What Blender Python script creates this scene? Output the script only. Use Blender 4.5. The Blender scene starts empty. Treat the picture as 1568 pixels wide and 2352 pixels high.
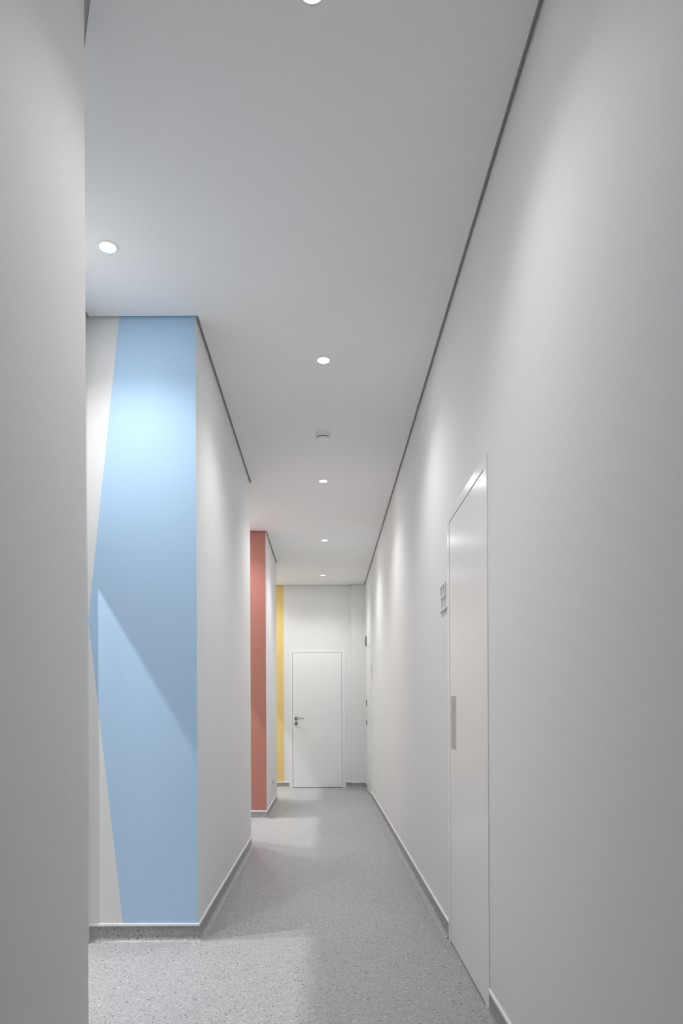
import bpy, bmesh, math
from mathutils import Vector, Matrix

SC = bpy.context.scene
COL = SC.collection

# ------------------------------------------------------------------ camera
EYE = 1.13
FPX = 1600.0                       # focal length in pixels of the 1568 x 2352 frame
cam = bpy.data.cameras.new('camera')
cam.sensor_fit = 'VERTICAL'
cam.sensor_height = 36.0
cam.sensor_width = 24.0
cam.lens = FPX / 2352.0 * 36.0
cam.shift_x = (784 - 747) / 2352.0
cam.shift_y = (1640 - 1176) / 2352.0
cam.clip_start = 0.02
cam_o = bpy.data.objects.new('camera', cam)
COL.objects.link(cam_o)
cam_o.matrix_world = (Matrix.Translation((0, 0, EYE)) @ Matrix.Rotation(math.pi / 2, 4, 'X')
                      @ Matrix.Rotation(-0.0045, 4, 'Z'))
SC.camera = cam_o

# ------------------------------------------------------------------ world, exposure
w = bpy.data.worlds.new('world')
SC.world = w
w.use_nodes = True
w.node_tree.nodes['Background'].inputs['Color'].default_value = (0.02, 0.02, 0.02, 1)
w.node_tree.nodes['Background'].inputs['Strength'].default_value = 1.0
SC.view_settings.view_transform = 'Standard'
SC.view_settings.look = 'None'
SC.view_settings.gamma = 1.0
SC.view_settings.use_curve_mapping = False
SC.view_settings.exposure = 0.86
SC.cycles.use_denoising = True
SC.cycles.use_adaptive_sampling = True
SC.cycles.adaptive_threshold = 0.05
SC.cycles.max_bounces = 6
SC.cycles.diffuse_bounces = 6
SC.cycles.glossy_bounces = 3
SC.cycles.sample_clamp_indirect = 8.0
SC.cycles.caustics_reflective = False
LAMP_W = {1: 38.0, 2: 40.0, 3: 175.0}   # watts of the downlights: corridor, niches, side rooms
LAMP_WIDE = 1.05                  # watts of the wide, diffuse share
LAMP_CONE = math.radians(131)


# ------------------------------------------------------------------ materials
def mat(name, rgb, rough=0.6, spec=0.3, metal=0.0, coat=0.0, coat_rough=0.1, bump=None):
    m = bpy.data.materials.new(name)
    m.use_nodes = True
    nt = m.node_tree
    b = nt.nodes['Principled BSDF']
    b.inputs['Base Color'].default_value = (*rgb, 1)
    b.inputs['Roughness'].default_value = rough
    b.inputs['Specular IOR Level'].default_value = spec
    b.inputs['Metallic'].default_value = metal
    b.inputs['Coat Weight'].default_value = coat
    b.inputs['Coat Roughness'].default_value = coat_rough
    if bump:
        scale, dist, strength = bump
        tc = nt.nodes.new('ShaderNodeTexCoord')
        no = nt.nodes.new('ShaderNodeTexNoise')
        no.inputs['Scale'].default_value = scale
        no.inputs['Detail'].default_value = 3
        bu = nt.nodes.new('ShaderNodeBump')
        bu.inputs['Distance'].default_value = dist
        bu.inputs['Strength'].default_value = strength
        nt.links.new(tc.outputs['Object'], no.inputs['Vector'])
        nt.links.new(no.outputs['Fac'], bu.inputs['Height'])
        nt.links.new(bu.outputs['Normal'], b.inputs['Normal'])
    return m


def emit(name, strength):
    m = bpy.data.materials.new(name)
    m.use_nodes = True
    nt = m.node_tree
    nt.nodes.clear()
    e = nt.nodes.new('ShaderNodeEmission')
    e.inputs['Color'].default_value = (1.0, 0.995, 0.985, 1)
    e.inputs['Strength'].default_value = strength
    o = nt.nodes.new('ShaderNodeOutputMaterial')
    nt.links.new(e.outputs[0], o.inputs[0])
    return m


def speckle(name, base, dark, light):
    """flecked vinyl: small random chips in greys, a few near-black, a few pale"""
    m = bpy.data.materials.new(name)
    m.use_nodes = True
    nt = m.node_tree
    N, L = nt.nodes, nt.links
    b = N['Principled BSDF']
    tc = N.new('ShaderNodeTexCoord')
    # slightly warped coordinates so that the chips are irregular
    wn = N.new('ShaderNodeTexNoise'); wn.inputs['Scale'].default_value = 220; wn.inputs['Detail'].default_value = 1
    L.new(tc.outputs['Object'], wn.inputs['Vector'])
    mx = N.new('ShaderNodeVectorMath'); mx.operation = 'MULTIPLY_ADD'
    mx.inputs[1].default_value = (0.006, 0.006, 0.006)
    L.new(wn.outputs['Color'], mx.inputs[0]); L.new(tc.outputs['Object'], mx.inputs[2])
    v = N.new('ShaderNodeTexVoronoi'); v.feature = 'F1'; v.inputs['Scale'].default_value = 190
    L.new(mx.outputs[0], v.inputs['Vector'])
    sep = N.new('ShaderNodeSeparateColor'); L.new(v.outputs['Color'], sep.inputs[0])
    r = N.new('ShaderNodeValToRGB'); r.color_ramp.interpolation = 'CONSTANT'
    el = r.color_ramp.elements
    stops = [(0.0, dark, 1.0), (0.014, base, 0.74), (0.11, base, 0.90), (0.34, base, 0.98), (0.62, base, 1.04),
             (0.85, base, 1.11), (0.978, light, 1.0)]
    el[0].position = 0.0; el[0].color = (*[c for c in dark], 1)
    el[1].position = 0.014; el[1].color = (*[c * 0.74 for c in base], 1)
    for p, c, k in stops[2:]:
        e = el.new(p); e.color = (*[x * k for x in c], 1)
    L.new(sep.outputs[0], r.inputs[0])
    # a second, coarser set of sparse dark chips
    v2 = N.new('ShaderNodeTexVoronoi'); v2.inputs['Scale'].default_value = 95
    L.new(mx.outputs[0], v2.inputs['Vector'])
    sep2 = N.new('ShaderNodeSeparateColor'); L.new(v2.outputs['Color'], sep2.inputs[0])
    lt = N.new('ShaderNodeMath'); lt.operation = 'LESS_THAN'; lt.inputs[1].default_value = 0.03
    L.new(sep2.outputs[1], lt.inputs[0])
    di = N.new('ShaderNodeMath'); di.operation = 'LESS_THAN'; di.inputs[1].default_value = 0.36
    L.new(v2.outputs['Distance'], di.inputs[0])
    an = N.new('ShaderNodeMath'); an.operation = 'MULTIPLY'
    L.new(lt.outputs[0], an.inputs[0]); L.new(di.outputs[0], an.inputs[1])
    mix = N.new('ShaderNodeMix'); mix.data_type = 'RGBA'
    L.new(an.outputs[0], mix.inputs['Factor'])
    L.new(r.outputs[0], mix.inputs['A'])
    mix.inputs['B'].default_value = (*[c * 1.4 for c in dark], 1)
    L.new(mix.outputs['Result'], b.inputs['Base Color'])
    b.inputs['Roughness'].default_value = 0.42
    b.inputs['Specular IOR Level'].default_value = 0.35
    return m


M_WALL = mat('wall_paint', (0.79, 0.789, 0.784), 0.65, 0.2)
M_CEIL = mat('ceiling_paint', (0.87, 0.87, 0.87), 0.8, 0.1)
M_BLUE = mat('blue_paint', (0.48, 0.675, 0.89), 0.65, 0.2)
M_RED = mat('red_paint', (0.48, 0.205, 0.165), 0.65, 0.2)
M_YELLOW = mat('yellow_paint', (0.80, 0.60, 0.22), 0.65, 0.2)
M_FLOOR = speckle('flecked_vinyl', (0.37, 0.368, 0.373), (0.08, 0.08, 0.085), (0.60, 0.60, 0.60))
M_CAP = mat('white_cap_strip', (0.84, 0.84, 0.83), 0.35, 0.45)
M_VOID = mat('shadow_gap_profile', (0.80, 0.80, 0.80), 0.7, 0.2)
M_DOOR = mat('door_lacquer', (0.86, 0.86, 0.86), 0.24, 0.5)
M_PULL = mat('pull_plate', (0.50, 0.49, 0.475), 0.5, 0.3)
M_STEEL = mat('brushed_steel', (0.35, 0.35, 0.36), 0.28, 0.5, metal=1.0)
M_BLACK = mat('dark_slot', (0.02, 0.02, 0.02), 0.6, 0.3)
M_PLASTIC = mat('white_plastic', (0.88, 0.88, 0.87), 0.4, 0.4)
M_TRIM = mat('lamp_trim_white', (0.85, 0.85, 0.85), 0.35, 0.4)
M_SIGN = mat('sign_white', (0.80, 0.80, 0.79), 0.45, 0.4)
M_GREY = mat('grey_plastic', (0.22, 0.22, 0.22), 0.5, 0.3)
M_GLOW = emit('lamp_glow', 4.0)
M_GLOW.cycles.emission_sampling = 'NONE'


# ------------------------------------------------------------------ mesh helpers
def box(bm, x0, x1, y0, y1, z0, z1):
    v = [bm.verts.new((x, y, z)) for z in (z0, z1) for y in (y0, y1) for x in (x0, x1)]
    for f in ((0, 2, 3, 1), (4, 5, 7, 6), (0, 1, 5, 4), (2, 6, 7, 3), (0, 4, 6, 2), (1, 3, 7, 5)):
        bm.faces.new([v[i] for i in f])


def prism(bm, pts, z0, z1):
    """vertical prism over a ground outline (counter-clockwise)"""
    a = [bm.verts.new((x, y, z0)) for x, y in pts]
    b = [bm.verts.new((x, y, z1)) for x, y in pts]
    bm.faces.new(a[::-1]); bm.faces.new(b)
    n = len(pts)
    for i in range(n):
        j = (i + 1) % n
        bm.faces.new((a[i], a[j], b[j], b[i]))


def lathe(bm, prof, n=40, cx=0, cy=0, cz=0, axis='Z', close=False):
    """revolve (radius, height) pairs; axis Z keeps height along z, axis Y along -y, axis X along -x"""
    rings = []
    for r, h in prof:
        ring = []
        if r < 1e-6:
            p = {'Z': (0, 0, h), 'Y': (0, h, 0), 'X': (h, 0, 0)}[axis]
            ring.append(bm.verts.new((cx + p[0], cy + p[1], cz + p[2])))
        else:
            for i in range(n):
                a = 2 * math.pi * i / n
                c, s = r * math.cos(a), r * math.sin(a)
                p = {'Z': (c, s, h), 'Y': (c, h, s), 'X': (h, c, s)}[axis]
                ring.append(bm.verts.new((cx + p[0], cy + p[1], cz + p[2])))
        rings.append(ring)
    for a, b in zip(rings, rings[1:]):
        if len(a) == 1 and len(b) == 1:
            continue
        for i in range(n):
            j = (i + 1) % n
            if len(a) == 1:
                bm.faces.new((a[0], b[i], b[j]))
            elif len(b) == 1:
                bm.faces.new((a[i], b[0], a[j]))
            else:
                bm.faces.new((a[i], b[i], b[j], a[j]))


def obj(name, bm, m, parent=None, smooth=False, bevel=0.0, fix=True):
    if fix:
        bmesh.ops.recalc_face_normals(bm, faces=bm.faces)
    me = bpy.data.meshes.new(name)
    bm.to_mesh(me); bm.free()
    me.materials.append(m)
    o = bpy.data.objects.new(name, me)
    COL.objects.link(o)
    if smooth:
        for p in me.polygons:
            p.use_smooth = True
        me.set_sharp_from_angle(angle=math.radians(35))
    if bevel:
        bv = o.modifiers.new('bevel', 'BEVEL')
        bv.width = bevel; bv.segments = 2; bv.limit_method = 'ANGLE'
    if parent:
        o.parent = parent
    return o


def boxes(name, m, lst, parent=None, bevel=0.0):
    bm = bmesh.new()
    for b in lst:
        box(bm, *b)
    return obj(name, bm, m, parent, bevel=bevel)


def tag(o, label=None, cat=None, group=None, kind=None):
    if label: o['label'] = label
    if cat: o['category'] = cat
    if group: o['group'] = group
    if kind: o['kind'] = kind
    return o


def empty(name, loc=(0, 0, 0)):
    o = bpy.data.objects.new(name, None)
    o.empty_display_size = 0.1
    o.location = loc
    COL.objects.link(o)
    return o


def local(o, parent):
    """parent a mesh modelled in local coordinates under an empty"""
    o.parent = parent
    return o


# ------------------------------------------------------------------ dimensions of the place (metres)
HC = 3.11            # ceiling
TOP = 3.22           # walls run up behind the ceiling
XR = 0.617           # right wall
XL = -0.639          # left wall faces
XN = -1.18           # back of the door niches
XP = -1.30           # room side of the niche partition
XF = -5.2            # far side of the side rooms
YB = -2.4            # end of the corridor behind the camera
B0 = 1.87            # end of the near left wall
B1 = (3.474, 5.97)   # block with the blue face
B2 = (7.53, 9.15)    # block with the red face
YE = 10.70           # end wall
YPIL = 10.62         # shallow pilaster on the end wall
XPIL = 0.40
GAP = 0.0155

# near door, far door on the right wall: (outer y0, outer y1); end door (outer x0, x1)
D1 = (2.632, 3.490)
D2 = (9.350, 10.215)
D3 = (-0.558, 0.308)
CAS = 0.053          # visible width of the door frame
HOUT = 2.118         # top of door frame

# ------------------------------------------------------------------ structure
bm = bmesh.new()
box(bm, XF - 0.1, XR + 0.2, YB - 0.1, YE + 0.2, -0.12, 0.0)
tag(obj('floor', bm, M_FLOOR), 'pale grey flecked vinyl floor', kind='structure')

# right wall with two door openings (the doors' frames line the openings)
E = 0.008
wr = []
ys = [YB, D1[0] + E, D1[1] - E, D2[0] + E, D2[1] - E, YE + 0.15]
for i in (0, 2, 4):
    wr.append((XR, XR + 0.15, ys[i], ys[i + 1], 0, TOP))
for i in (1, 3):
    wr.append((XR, XR + 0.15, ys[i], ys[i + 1], HOUT - E, TOP))
tag(boxes('wall_right', M_WALL, wr), 'long white corridor wall with two doors', kind='structure')

# end wall with one door opening, and its pilaster
we = [(XF, D3[0] + E, YE, YE + 0.15, 0, TOP), (D3[0] + E, D3[1] - E, YE, YE + 0.15, HOUT - E, TOP),
      (D3[1] - E, XR, YE, YE + 0.15, 0, TOP)]
wall_end = tag(boxes('wall_end', M_WALL, we), 'white wall closing the corridor', kind='structure')
tag(boxes('wall_pilaster', M_WALL, [(XPIL, XR, YPIL, YE, 0, TOP)]),
    'shallow white pilaster in the far right corner', kind='structure')

# near left wall: ends in a splayed corner
bm = bmesh.new()
prism(bm, [(XF, YB), (XL, YB), (XL, B0), (-0.725, 2.055), (XN, 2.055), (XN, 1.9), (XP, 1.9), (XP, 0.3), (XF, 0.3)], 0, TOP)
tag(obj('wall_left_near', bm, M_WALL), 'near white wall filling the left edge', kind='structure')
bm = bmesh.new()
prism(bm, [(XF, B1[0]), (XL, B1[0]), (XL, B1[1]), (XF, B1[1])], 0, TOP)
wall_blue = tag(obj('wall_left_blue', bm, M_WALL), 'white wall block with the blue painted face', kind='structure')
bm = bmesh.new()
prism(bm, [(XF, B2[0]), (XL, B2[0]), (XL, B2[1]), (XF, B2[1])], 0, TOP)
wall_red = tag(obj('wall_left_red', bm, M_WALL), 'white wall block with the red painted face', kind='structure')
tag(boxes('wall_room_far', M_WALL, [(XF - 0.1, XF, YB, YE + 0.15, 0, TOP)]), kind='structure')
tag(boxes('wall_back', M_WALL, [(XL - 0.3, XR + 0.15, YB - 0.1, YB, 0, TOP)]), kind='structure')

# niche partitions: a doorway open to a lit side room, jamb 3 cm off each coloured face
HD = 2.05
for k, (ya, yb) in enumerate(((2.055, B1[0]), (B1[1], B2[0]), (B2[1], YE))):
    yj = yb - 0.031
    yo = yj - 0.92
    p = [(XP, XN, ya, yo, 0, TOP), (XP, XN, yj, yb, 0, TOP), (XP, XN, yo, yj, HD, TOP)]
    tag(boxes('wall_niche_%d' % (k + 1), M_WALL, p), kind='structure')

# ceiling board with a shadow gap all round; dark profile in the gap
G = GAP
pts = [(XR - G, YB), (XR - G, YPIL - G), (XPIL - G, YPIL - G), (XPIL - G, YE - G), (XN + G, YE - G),
       (XN + G, B2[1] + .06), (-.652, B2[1] + .06), (XL + G, B2[1] - .04), (XL + G, B2[0] - G), (XN + G, B2[0] - G),
       (XN + G, B1[1] + .06), (-.652, B1[1] + .06), (XL + G, B1[1] - .04), (XL + G, B1[0] - G), (XN + G, B1[0] - G),
       (XN + G, 2.072), (-.708, 2.072), (XL + G, B0 + .022), (XL + G, YB)]
bm = bmesh.new()
prism(bm, pts, HC, HC + 0.0125)
tag(obj('ceiling', bm, M_CEIL), 'white plaster ceiling with a shadow gap along the walls', kind='structure')
tag(boxes('ceiling_gap_profile', M_VOID, [(XF, XR, YB, YE, HC + 0.025, HC + 0.038)]),
    'dark recess of the shadow gap above the ceiling edge', kind='structure')
for k, (ya, yb) in enumerate(((0.3, B1[0]), (B1[1], B2[0]), (B2[1], YE))):
    tag(boxes('ceiling_room_%d' % (k + 1), M_CEIL, [(XF, XP, ya, yb, HC, HC + 0.02)]), kind='structure')


# ------------------------------------------------------------------ painted faces (children of their walls)
def paint(name, pts_xz, y, m, parent, label):
    bm = bmesh.new()
    t = 0.0008
    a = [bm.verts.new((x, y - t, z)) for x, z in pts_xz]
    b = [bm.verts.new((x, y, z)) for x, z in pts_xz]
    n = len(a)
    bm.faces.new(a); bm.faces.new(b[::-1])
    for i in range(n):
        j = (i + 1) % n
        bm.faces.new((a[i], b[i], b[j], a[j]))
    o = obj(name, bm, m, parent)
    o['label'] = label
    return o


CT = 0.0905          # top of baseboard cap
paint('painted_face', [(-1.012, HC + 0.06), (XL, HC + 0.06), (XL, CT), (-1.0135, CT), (-1.1795, 1.605)], B1[0], M_BLUE,
      wall_blue, 'sky blue painted field with an angled left edge')
paint('painted_face', [(XN, HC + 0.06), (XL, HC + 0.06), (XL, CT), (XN, CT)], B2[0], M_RED,
      wall_red, 'brick red painted field')
paint('painted_face', [(XN, HC + 0.06), (-0.637, HC + 0.06), (-0.637, CT), (XN, CT)], YE, M_YELLOW,
      wall_end, 'yellow painted field')


# ------------------------------------------------------------------ coved baseboards
COVE = [(0.0, 0.078), (0.004, 0.078)] + [
    (0.004 + 0.024 * (1 - math.cos(a)), 0.024 * (1 - math.sin(a)) - 0.0002)
    for a in [i * math.pi / 12 for i in range(0, 7)]] + [(0.028, -0.004), (0.0, -0.004)]
CAP = [(0.0, CT), (0.0055, CT), (0.0075, CT - 0.002), (0.0075, 0.078), (0.0, 0.078)]


def sweep(bm, path, prof):
    """path: xy points with the room on the LEFT of the walking direction"""
    n = len(path)
    offs = []
    for i in range(n):
        ns = []
        if i > 0:
            d = (Vector(path[i]) - Vector(path[i - 1])).normalized(); ns.append(Vector((-d.y, d.x)))
        if i < n - 1:
            d = (Vector(path[i + 1]) - Vector(path[i])).normalized(); ns.append(Vector((-d.y, d.x)))
        if len(ns) == 2:
            m = (ns[0] + ns[1]); offs.append(m / (1 + ns[0].dot(ns[1])))
        else:
            offs.append(ns[0])
    rings = []
    for p, o in zip(path, offs):
        rings.append([bm.verts.new((p[0] + o.x * d, p[1] + o.y * d, z)) for d, z in prof])
    k = len(prof)
    for a, b in zip(rings, rings[1:]):
        for i in range(k):
            j = (i + 1) % k
            bm.faces.new((a[i], a[j], b[j], b[i]))
    bm.faces.new(rings[0][::-1]); bm.faces.new(rings[-1])


def baseboard(name, paths, label=None):
    bm = bmesh.new()
    for p in paths:
        sweep(bm, p, COVE)
    o = obj(name, bm, M_FLOOR)
    tag(o, label, kind='structure')
    for p in paths:
        b2 = bmesh.new()
        sweep(b2, p, CAP)
        obj('cap_strip', b2, M_CAP, o)
    return o


baseboard('baseboard_right', [[(XR, YB), (XR, D1[0])], [(XR, D1[1]), (XR, D2[0])],
                              [(XR, D2[1]), (XR, YPIL), (XPIL, YPIL), (XPIL, YE), (D3[1], YE)]],
          'coved grey skirting with white cap along the right wall')
baseboard('baseboard_end', [[(D3[0], YE), (XN, YE)]], 'coved grey skirting left of the end door')
baseboard('baseboard_left_red', [[(XN, B2[1]), (XL, B2[1]), (XL, B2[0]), (XN, B2[0])]],
          'coved grey skirting around the red wall block')
baseboard('baseboard_left_blue', [[(XN, B1[1]), (XL, B1[1]), (XL, B1[0]), (XN, B1[0])]],
          'coved grey skirting around the blue wall block')
baseboard('baseboard_left_near', [[(XN, 2.055), (-0.725, 2.055), (XL, B0), (XL, YB)]])


# ------------------------------------------------------------------ doors
# modelled facing -x (on the right wall): local u runs along the wall, v is height, d towards the room
def place(kind):
    """returns a function mapping (u, d, z) boxes to world boxes"""
    if kind == 'right':
        return lambda u0, u1, d0, d1, z0, z1: (XR - d1, XR - d0, u0, u1, z0, z1)
    return lambda u0, u1, d0, d1, z0, z1: (u0, u1, YE - d1, YE - d0, z0, z1)


def make_door(name, kind, u0, u1, label, under=0.008):
    T = place(kind)
    root = empty(name)
    tag(root, label, kind='structure')
    P = 0.0045                       # frame stands this far off the wall
    g = 0.0035
    c = CAS
    fr = [T(u0, u0 + c, -0.12, P, 0.0, HOUT), T(u1 - c, u1, -0.12, P, 0.0, HOUT)]
    for i, b in enumerate(fr):
        boxes('frame_jamb', M_DOOR, [b], root, bevel=0.0015)
    boxes('frame_head', M_DOOR, [T(u0 + c, u1 - c, -0.12, P, HOUT - 0.046, HOUT)], root, bevel=0.0015)
    leaf = boxes('door_leaf', M_DOOR, [T(u0 + c + g, u1 - c - g, -0.036, P - 0.002, under, HOUT - 0.046 - g)], root,
                 bevel=0.0012)
    # added black sheet behind the leaf, its colour stands in for shade in the gaps
    boxes('gap_shade_sheet', M_BLACK, [T(u0 + c, u1 - c, -0.05, -0.037, 0.0, HOUT - 0.046)], root)
    return root, leaf, T


d1, leaf1, T1 = make_door('door_1', 'right', *D1, 'white flush door with grey pull plate on the right wall')
d2, leaf2, T2 = make_door('door_2', 'right', *D2, 'far white flush door at the end of the right wall', 0.02)
d3, leaf3, T3 = make_door('door_3', 'end', *D3, 'white flush door with steel lever closing the corridor')


def pull(leaf, T, u0, u1):
    z0, z1 = 0.960, 1.212
    p = boxes('pull_plate', M_PULL, [T(u0, u1, 0.002, 0.0036, z0, z1)], leaf, bevel=0.0004)
    p['label'] = 'flat grey pull plate'
    bm = bmesh.new()
    f = 0.0022
    for b in ((u0 - f, u0, z0 - f, z1 + f), (u1, u1 + f, z0 - f, z1 + f), (u0, u1, z0 - f, z0), (u0, u1, z1, z1 + f)):
        box(bm, *T(b[0], b[1], 0.002, 0.0042, b[2], b[3]))
    obj('plate_lip', bm, M_DOOR, leaf)


pull(leaf1, T1, 3.272, 3.398)
pull(leaf2, T2, 9.98, 10.10)

# lever handle and keyhole on the end door
hx, hz = -0.449, 1.064
yf = YE - 0.0025
h = empty('handle', (hx, yf, hz)); h.parent = d3
bm = bmesh.new()
lathe(bm, [(0, 0), (0.0265, 0), (0.0265, -0.006), (0.0235, -0.009), (0, -0.009)], 32, axis='Y')
obj('rose', bm, M_STEEL, h, smooth=True)
# lever: swept round bar from the rose outwards and then along the leaf
cu = bpy.data.curves.new('lever', 'CURVE'); cu.dimensions = '3D'; cu.bevel_depth = 0.0085; cu.bevel_resolution = 4
cu.use_fill_caps = True
sp = cu.splines.new('POLY')
lp = [(0, -0.006, 0), (0, -0.036, 0), (0.003, -0.043, 0), (0.009, -0.048, 0), (0.018, -0.050, 0), (0.122, -0.050, 0)]
sp.points.add(len(lp) - 1)
for q, p in zip(sp.points, lp):
    q.co = (*p, 1)
tmp = bpy.data.objects.new('tmp', cu); COL.objects.link(tmp)
me = bpy.data.meshes.new_from_object(tmp.evaluated_get(bpy.context.evaluated_depsgraph_get()))
bpy.data.objects.remove(tmp)
me.materials.clear(); me.materials.append(M_STEEL)
lv = bpy.data.objects.new('lever', me); COL.objects.link(lv); lv.parent = h
for p in me.polygons: p.use_smooth = True
k = empty('keyhole_rose', (hx, yf, hz - 0.079)); k.parent = d3
bm = bmesh.new()
lathe(bm, [(0, 0), (0.0265, 0), (0.0265, -0.005), (0.0235, -0.008), (0, -0.008)], 32, axis='Y')
obj('rose', bm, M_STEEL, k, smooth=True)
bm = bmesh.new()
lathe(bm, [(0, 0), (0.0065, 0), (0.0065, -0.0086), (0, -0.0086)], 20, axis='Y', cz=0.003)
box(bm, -0.004, 0.004, -0.0086, -0.004, -0.013, 0.003)
obj('keyhole', bm, M_BLACK, k)


# ------------------------------------------------------------------ downlights
RIM = 0.0458


def ring_mesh():
    bm = bmesh.new()
    lathe(bm, [(0.0340, 0.0), (0.0340, -0.0018), (0.0352, -0.0032), (0.0420, -0.0034), (0.0448, -0.0024), (RIM, 0.0)], 48)
    bmesh.ops.recalc_face_normals(bm, faces=bm.faces)
    me = bpy.data.meshes.new('trim_ring'); bm.to_mesh(me); bm.free()
    me.materials.append(M_TRIM)
    for p in me.polygons: p.use_smooth = True
    return me


def disc_mesh(m):
    bm = bmesh.new()
    vs = [bm.verts.new((0.0338 * math.cos(a), 0.0338 * math.sin(a), -0.0012)) for a in
          [2 * math.pi * i / 40 for i in range(40)]]
    bm.faces.new(vs[::-1])
    me = bpy.data.meshes.new('diffuser'); bm.to_mesh(me); bm.free()
    me.materials.append(m)
    return me


RING = ring_mesh()
DISC = disc_mesh(M_GLOW)


def lamp(x, y, kind, label, group=None, power=1.0):
    r = empty('recessed_downlight', (x, y, HC))
    tag(r, label, 'ceiling light', group)
    for n, me in (('trim_ring', RING), ('diffuser', DISC)):
        o = bpy.data.objects.new(n, me); COL.objects.link(o); o.parent = r
    li = bpy.data.lights.new('lamp_light', 'SPOT')
    li.energy = LAMP_W[kind] * power
    li.spot_size = LAMP_CONE
    li.spot_blend = 1.0
    li.shadow_soft_size = 0.034
    lo = bpy.data.objects.new('lamp_light', li); COL.objects.link(lo); lo.parent = r
    lo.location = (0, 0, -0.004)
    if kind < 3:                    # frosted diffuser: the wide part of its light
        la = bpy.data.lights.new('lamp_diffuse_light', 'AREA')
        la.shape = 'DISK'
        la.size = 0.066
        la.energy = LAMP_WIDE * power
        lb = bpy.data.objects.new('lamp_diffuse_light', la); COL.objects.link(lb); lb.parent = r
        lb.location = (0, 0, -0.0036)
    return r


GRP = 'round downlights along the corridor ceiling'
lamp(-0.028, 1.905, 1, 'round white downlight at the top edge of the picture, nearest in the corridor', GRP, 0.85)
lamp(-0.002, 3.897, 1, 'round white downlight before the smoke detector, largest of the corridor row', GRP)
lamp(-0.010, 5.920, 1, 'round white downlight just beyond the smoke detector', GRP, 1.1)
lamp(0.0, 7.940, 1, 'round white downlight in the ceiling beside the red painted wall block', GRP, 1.2)
lamp(-0.026, 9.930, 1, 'round white downlight farthest away, just before the end wall', GRP, 1.05)
GN = 'round downlights over the door niches'
lamp(-0.912, 2.947, 2, 'round white downlight at left, above the blue painted wall', GN)
lamp(-0.912, 7.005, 2, 'round white downlight over the niche beside the red wall', GN, 1.0)
lamp(-0.912, 10.17, 2, 'round white downlight over the niche beside the yellow wall', GN, 0.65)
for yb, nm in ((B1[0], 'blue'), (B2[0], 'red'), (YE, 'yellow')):
    for xx, dy, pw, w_ in ((-1.905, 0.47, 0.88, 'inner'), (-1.93, 0.145, 0.75, 'wall side')):
        lamp(xx, yb - dy, 3, '%s round downlight in the side room behind the %s wall' % (w_, nm), 'side room downlights', pw)


# ------------------------------------------------------------------ smoke detector
sd = empty('smoke_detector', (-0.008, 4.925, HC))
tag(sd, 'white round smoke detector with dark vents under the corridor ceiling', 'smoke detector')
bm = bmesh.new()
lathe(bm, [(0, 0), (0.0555, 0), (0.0555, -0.006), (0.0545, -0.008), (0, -0.008)], 48)
obj('base', bm, M_PLASTIC, sd, smooth=True)
bm = bmesh.new()
lathe(bm, [(0, -0.007), (0.0525, -0.007), (0.0520, -0.014), (0.0495, -0.0235), (0.0475, -0.0245), (0, -0.0245)], 48)
obj('body', bm, M_PLASTIC, sd, smooth=True)
bm = bmesh.new()
lathe(bm, [(0, -0.024), (0.0440, -0.024), (0.0425, -0.0345), (0, -0.0345)], 36)
obj('vent_core', bm, M_BLACK, sd)
bm = bmesh.new()
lathe(bm, [(0, -0.0330), (0.0455, -0.0330), (0.0450, -0.0350), (0.0415, -0.0390), (0.034, -0.0402), (0, -0.0405)], 48)
obj('cap', bm, M_PLASTIC, sd, smooth=True)
rib = None
for i in range(20):
    if rib is None:
        b2 = bmesh.new(); box(b2, 0.041, 0.0472, -0.0022, 0.0022, -0.0338, -0.024)
        o = obj('vent_rib', b2, M_PLASTIC, sd); rib = o.data
    else:
        o = bpy.data.objects.new('vent_rib', rib); COL.objects.link(o); o.parent = sd
    o.rotation_euler.z = 2 * math.pi * i / 20
bm = bmesh.new()
lathe(bm, [(0, 0), (0.0016, 0), (0.0016, -0.0012), (0, -0.0014)], 12, cx=0, cy=-0.0522, cz=-0.012)
obj('indicator', bm, M_TRIM, sd)


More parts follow.
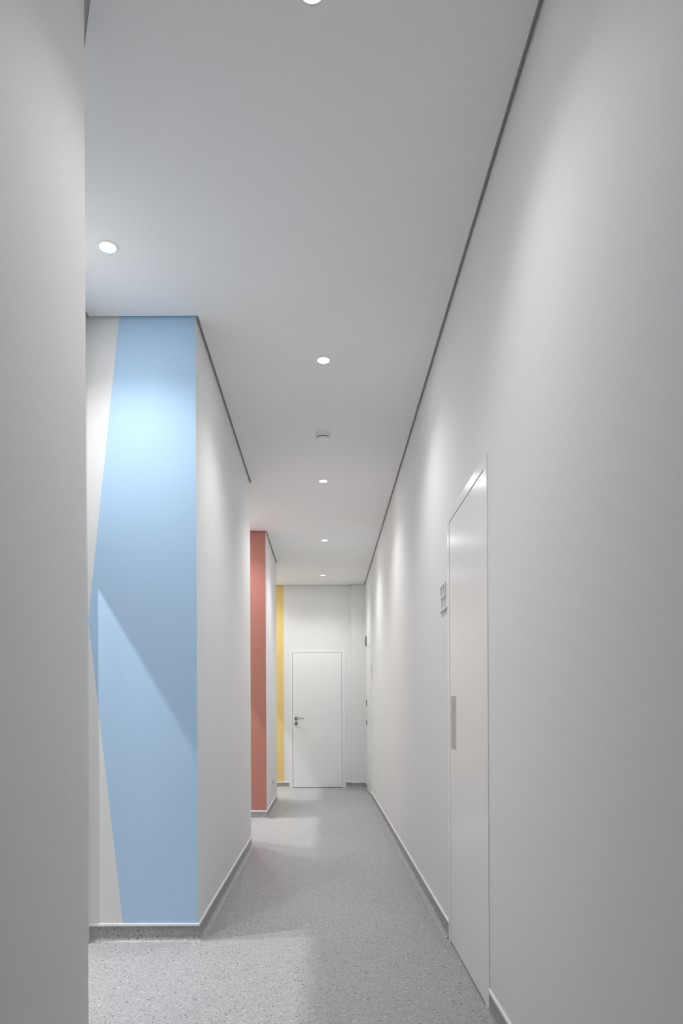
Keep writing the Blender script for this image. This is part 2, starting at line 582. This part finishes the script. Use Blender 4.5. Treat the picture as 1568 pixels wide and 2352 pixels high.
# ------------------------------------------------------------------ relief signs beside the doors (white on white)
def sign(y0, z0, label):
    """two raised stroke figures standing on a base bar; y0 = near edge, z0 = underside of the bar"""
    r = empty('relief_sign', (XR, y0, z0))
    tag(r, label, 'sign', 'raised white signs beside the doors')
    D = 0.012
    W = 0.200
    boxes('base_bar', M_SIGN, [(-D, 0, 0, W, 0, 0.007)], r, bevel=0.0004)
    for c in (0.080, 0.155):
        a, b, s, t, F = c - 0.029, c + 0.029, 0.010, 0.007, 0.009
        bm = bmesh.new()
        box(bm, -F, 0, a, b, 0.131, 0.131 + s)                 # top stroke
        box(bm, -F, 0, a, a + t, 0.082, 0.131)                 # upper sides
        box(bm, -F, 0, b - t, b, 0.082, 0.131)
        box(bm, -F, 0, a, b, 0.072, 0.072 + s)                 # middle stroke
        box(bm, -F, 0, c - t / 2, c + t / 2, 0.007, 0.072)     # stem
        obj('raised_figure', bm, M_SIGN, r)
    return r


sign(3.492, 1.660, 'white raised sign on the wall beside the door with the pull plate')
s2 = sign(9.12, 1.625, 'small white raised sign on the wall before the far right door')


# ------------------------------------------------------------------ switches, sockets
def plate_right(name, y, z, wy, hz, label, cat, group=None, rocker=True, dark=False):
    r = empty(name, (XR, y, z))
    tag(r, label, cat, group)
    boxes('plate', M_GREY if dark else M_PLASTIC, [(-0.013, 0, -wy / 2, wy / 2, -hz / 2, hz / 2)], r, bevel=0.001)
    boxes('insert', M_PLASTIC,
          [(-0.016, -0.012, -wy / 2 + 0.012, wy / 2 - 0.012, -hz / 2 + 0.012, hz / 2 - 0.012)], r, bevel=0.0008)
    return r


plate_right('light_switch', 10.36, 1.292, 0.085, 0.090, 'small wall switch in the far right corner, above the dark button', 'switch', dark=True)
plate_right('key_switch', 10.36, 1.000, 0.080, 0.060, 'small dark wall button below the switch in the far corner', 'switch',
            dark=True)
n = empty('number_plate', (XR, 10.36, 2.208))
tag(n, 'narrow dark plate high on the right wall in the far corner', 'sign')
boxes('plate', M_GREY, [(-0.018, 0, -0.05, 0.05, -0.07, 0.07)], n, bevel=0.001)
boxes('face', M_GREY, [(-0.0195, -0.0175, -0.046, 0.046, -0.064, 0.064)], n)

so = empty('wall_socket', (XL, 8.31, 0.315))
tag(so, 'small power socket low on the white wall just beyond the red painted face', 'socket')
boxes('plate', M_PLASTIC, [(0, 0.010, -0.042, 0.042, -0.046, 0.046)], so, bevel=0.001)
bm = bmesh.new()
lathe(bm, [(0.0, 0.0102), (0.019, 0.0102), (0.019, 0.0145), (0.022, 0.0145), (0.022, 0.0095)], 28, axis='X')
obj('socket_well', bm, M_GREY, so)
